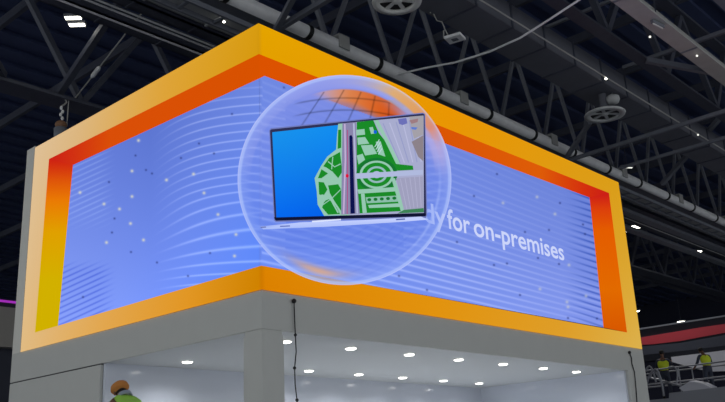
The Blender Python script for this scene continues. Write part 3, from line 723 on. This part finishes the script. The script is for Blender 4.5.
    for a, c in (('lan', 'lto'), ('ran', 'rto')):
        A_, C_ = Vector(g(a)), Vector(g(c)); skin_mesh('boot', [A_+Vector((0, 0, .1)), A_+Vector((0, -.02, -.02)), C_], [(0, 1), (1, 2)], [.062, .062, .05], MATS['boots'], t)
    # shirt sleeves and torso
    V3 = [g('chest'), g('waist'), g('neckb'), g('lsh'), g('lel'), g('rsh'), g('rel')]
    lw = Vector(g('lel')).lerp(Vector(g('lwr')), .85); rw = Vector(g('rel')).lerp(Vector(g('rwr')), .85)
    skin_mesh('shirt', V3+[lw, rw], [(0, 1), (0, 2), (0, 3), (3, 4), (4, 7), (0, 5), (5, 6), (6, 8)], [(.162, .115), (.15, .112), (.085, .075), .066, .056, .066, .056, .042, .042], MATS[shirt], t)
    # vest: torso shell only, with reflective bands
    nb, ch, wa = Vector(g('neckb')), Vector(g('chest')), Vector(g('waist'))
    V4 = [wa-(ch-wa)*.35, wa, ch, nb-(nb-ch)*.1, Vector(g('lsh')).lerp(ch, .05), Vector(g('rsh')).lerp(ch, .05)]
    skin_mesh('hi_vis_vest', V4, [(0, 1), (1, 2), (2, 3), (2, 4), (2, 5)], [(.17, .132), (.17, .132), (.19, .14), (.12, .105), .115, .115], MATS[vest], t, 2)
    if head_gear == 'helmet':
        b = lathe(bmesh.new(), [(.125, -.01), (.118, 0), (.112, .04), (.09, .085), (.05, .11), (.01, .118)], 20); hm = obj('helmet', b, MATS['hivis_yellow'], t, True); hm.location = h+up*.03
    elif head_gear == 'wrap':
        b = ball(bmesh.new(), (0, 0, 0), .118, 1.0, 1.12, .74, 24, 16)
        for v in b.verts: v.co *= 1+.03*math.sin(v.co.z*120+v.co.x*30)
        cl = obj('collar', lathe(bmesh.new(), [(.075, 0), (.1, .0), (.082, .06), (.07, .06)], 20, close=True), MATS['grey_shirt'], t, True); cl.location = Vector(J['neckb'])+Vector((0, -.03, .0)); cl.rotation_euler = (-.5, 0, 0)
        hm = obj('head_wrap', b, MATS['rust_cloth'], t, True); hm.location = h+up*.055-fr*.01; hm.rotation_euler = (Vector((0, 0, 1)).rotation_difference(up)).to_euler()
    return t

# step ladder with platform and the worker on it, front left
hp = at_d(122, 386, 12.0)
feet_z = hp.z-1.72+.17
gx, gy = hp.x+.1, hp.y-.05
mat('ladder_alu', (176, 178, 180), .4, .6)
t = thing('step_ladder', 'aluminium step ladder carrying the worker beside the booth, below the frame', 'ladder', (gx, gy, 0), YAW-math.pi/2)
zz = feet_z-.02
for s in (-1, 1):
    obj('side_rail', bar(bmesh.new(), (s*.28, -.55, .02), (s*.22, -.12, zz), .04, .06), MATS['ladder_alu'], t)
    obj('rear_leg', bar(bmesh.new(), (s*.28, .6, .02), (s*.22, .25, zz), .035), MATS['ladder_alu'], t)
for k in range(1, int(zz/.27)):
    f = k*.27/zz; obj('step', bx(-.26, .26, -.55+.43*f-.05, -.55+.43*f+.05, k*.27-.015, k*.27+.015), MATS['ladder_alu'], t)
obj('platform', bx(-.24, .24, -.18, .3, zz-.03, zz+.02), MATS['ladder_alu'], t)
person('worker in green vest and rust head wrap at the bottom left edge', (gx, gy, feet_z), YAW-math.pi/2+.75,
       dict(chest=(0, .1, 1.3), neckb=(0, .17, 1.42), neck=(0, .22, 1.45), head=(0, .29, 1.5), crown=(0, .33, 1.59), lsh=(-.17, .12, 1.35), rsh=(.17, .12, 1.35), lel=(-.25, .22, 1.17), rel=(.25, .22, 1.17), lwr=(-.18, .45, 1.15), rwr=(.18, .45, 1.15)),
       'hivis_green', 'wrap', 'hivis_green')

# ------------------------------------------------------------------ neighbouring stands
mat('stand_dark', (42, 44, 56), .7); mat('stand_dark2', (62, 66, 80), .7); mat('stand_red', (196, 58, 72), .6); mat('stand_pale', (214, 214, 224), .7); mat('stand_navy', (30, 32, 56), .7)
X1 = 27.0
def face_poly(P, X, th=.05):
    b = bmesh.new(); a = [b.verts.new(at_x(x, y, X)) for x, y in P]; c = [b.verts.new(v.co+Vector((th, 0, 0))) for v in a]; n = len(P)
    b.faces.new(a); b.faces.new(c[::-1])
    for i in range(n): b.faces.new((a[i], a[(i+1) % n], c[(i+1) % n], c[i]))
    return b
ns = thing('neighbour_stand', 'distant dark stand with a curved red stripe, lower right', 'exhibition stand', (X1, 4, 0))
zt = at_x(640, 329.8, X1).z
obj('header', bx(X1, X1+.6, 0, 12, at_x(640, 362, X1).z, zt), MATS['stand_dark'], ns, world=True)
obj('header_edge', bx(X1-.06, X1+.6, 0, 12, zt, zt+.06), MATS['steel_mid'], ns, world=True)
obj('red_stripe', face_poly([(560, 346), (625, 340), (650, 336), (680, 331), (700, 327.5), (730, 323.2), (770, 318), (770, 322), (730, 331.8), (700, 337.2), (680, 341), (655, 344), (625, 346), (560, 351)], X1-.06), MATS['stand_red'], ns, world=True)
obj('lower_panel', bx(X1+.3, X1+.5, 0, 12, 0, at_x(640, 362, X1).z), MATS['stand_navy'], ns, world=True)
obj('dark_band', face_poly([(560, 353), (625, 347.5), (680, 343), (730, 334), (770, 327), (770, 339), (730, 345), (690, 350), (625, 357), (560, 366)], X1-.05), MATS['stand_dark2'], ns, world=True)
obj('pale_panel', face_poly([(671, 357), (700, 353.5), (730, 349.5), (770, 344), (770, 370), (730, 371), (712, 371.5), (697, 369), (672, 362)], X1-.1), MATS['stand_pale'], ns, world=True)

X2 = 24.2
pz = at_x(690, 393, X2).z-.16
mat('scaffold', (150, 152, 160), .5, .5)
sc = thing('work_platform', 'raised grey work platform with tube guardrails holding two workers, lower right', 'platform', (X2, 4.5, 0))
def T(P, r=.028, nm='guardrail'): return obj(nm, tube(bmesh.new(), P, r, 8), MATS['scaffold'], sc, world=True)
obj('deck', bx(X2-.7, X2+.6, 2.6, 6.6, pz-.3, pz), MATS['scaffold'], sc, world=True)
for yy in (2.7, 4.6, 6.5):
    for xx in (X2-.65, X2+.55):
        T([(xx, yy, 0), (xx, yy, pz-.3)], .04, 'leg'); T([(xx, yy, pz), (xx, yy, pz+1.05)], .028, 'post')
for z in (pz+.55, pz+1.05):
    T([(X2-.65, 2.7, z), (X2-.65, 6.5, z)]); T([(X2+.55, 2.7, z), (X2+.55, 6.5, z)])
T([at_x(646, 377, X2-.72), at_x(660, 380, X2-.72), at_x(702, 392, X2-.72)], .035, 'brace'); T([at_x(680, 397, X2-.74), at_x(700, 386, X2-.74)], .03, 'brace')
hoops = ((647, 384, 650, 366, 657, 367, 663, 388), (650, 378, 654, 363, 660, 366, 664, 396), (646, 370, 649, 364, 652, 364, 656, 382), (668, 368, 676, 364, 680, 370, 676, 385))
for h_ in hoops:
    P = [at_x(h_[i], h_[i+1], X2-.8) for i in (0, 2, 4, 6)]; PP = []
    for k in range(9):
        u = k/8; PP.append(P[0]*(1-u)**3+P[1]*3*u*(1-u)**2+P[2]*3*u*u*(1-u)+P[3]*u**3)
    T(PP, .035, 'bent_tube')
b = bmesh.new()
P = [at_x(x, y, X2-.9) for x, y in ((679, 388), (690, 381), (703, 383.5), (712, 388), (705, 392), (684, 392))]
a = [b.verts.new(p) for p in P]; c = [b.verts.new(p+Vector((.5, 0, .05))) for p in P]; b.faces.new(a); b.faces.new(c[::-1])
for i in range(6): b.faces.new((a[i], a[(i+1) % 6], c[(i+1) % 6], c[i]))
obj('sloped_cover', b, MATS['stand_pale'], sc, world=True)['label'] = 'pale sloping cover sheet'
obj('side_skirt', face_poly([(669, 393), (730, 386), (730, 406), (669, 406)], X2-.95, .06), MATS['scaffold'], sc, world=True)

f1 = at_x(667.5, 393, X2-.2); f2 = at_x(711, 391, X2-.1)
person('left worker on the work platform, dull yellow vest, back turned', (f1.x, f1.y, pz), YAW-math.pi/2-.5, dict(rel=(.28, .1, 1.25), rwr=(.24, .3, 1.35), lel=(-.27, .1, 1.2), lwr=(-.2, .33, 1.12), lkn=(-.14, .06, .5)), 'hivis_yellow', 'none', 'trousers')
person('right worker on the work platform, bright yellow vest, leaning forward', (f2.x, f2.y, pz), YAW-math.pi/2+.3,
       dict(chest=(0, .06, 1.3), neckb=(0, .1, 1.44), neck=(0, .13, 1.5), head=(0, .2, 1.58), crown=(0, .24, 1.67), lsh=(-.19, .08, 1.41), rsh=(.19, .08, 1.41), lel=(-.3, .1, 1.15), rel=(.3, .12, 1.15), lwr=(-.26, .3, 1.05), rwr=(.26, .3, 1.05)), 'hivis_yellow', 'none', 'trousers')

# stand at the far left
Y1 = 16.0
mat('beige', (178, 174, 166), .7); mat('purple_glow', (150, 40, 170), .5, emit=1.0)
z0, z1, z2 = at_y(6, 347, Y1).z, at_y(6, 307, Y1).z, at_y(6, 300.5, Y1).z
t = thing('neighbour_stand', 'pale grey stand wall with purple light line at the far left edge', 'exhibition stand', (2.5, Y1, 0))
obj('header_wall', bx(-4, 9, Y1, Y1+.4, z0, z1), MATS['beige'], t, world=True)
obj('light_line', bx(-4, 9, Y1-.05, Y1, z2-.06, z2+.0), MATS['purple_glow'], t, world=True)
obj('light_line_carrier', bx(-4, 9, Y1, Y1+.2, z1, z2+.02), MATS['stand_dark'], t, world=True)
obj('lower_wall', bx(-4, 9, Y1+.3, Y1+.5, 0, z0), MATS['stand_dark2'], t, world=True)
obj('spot', bx(2.4, 2.5, Y1+.2, Y1+.3, z0-.35, z0-.28), MATS['lamp_dim'], t, world=True)
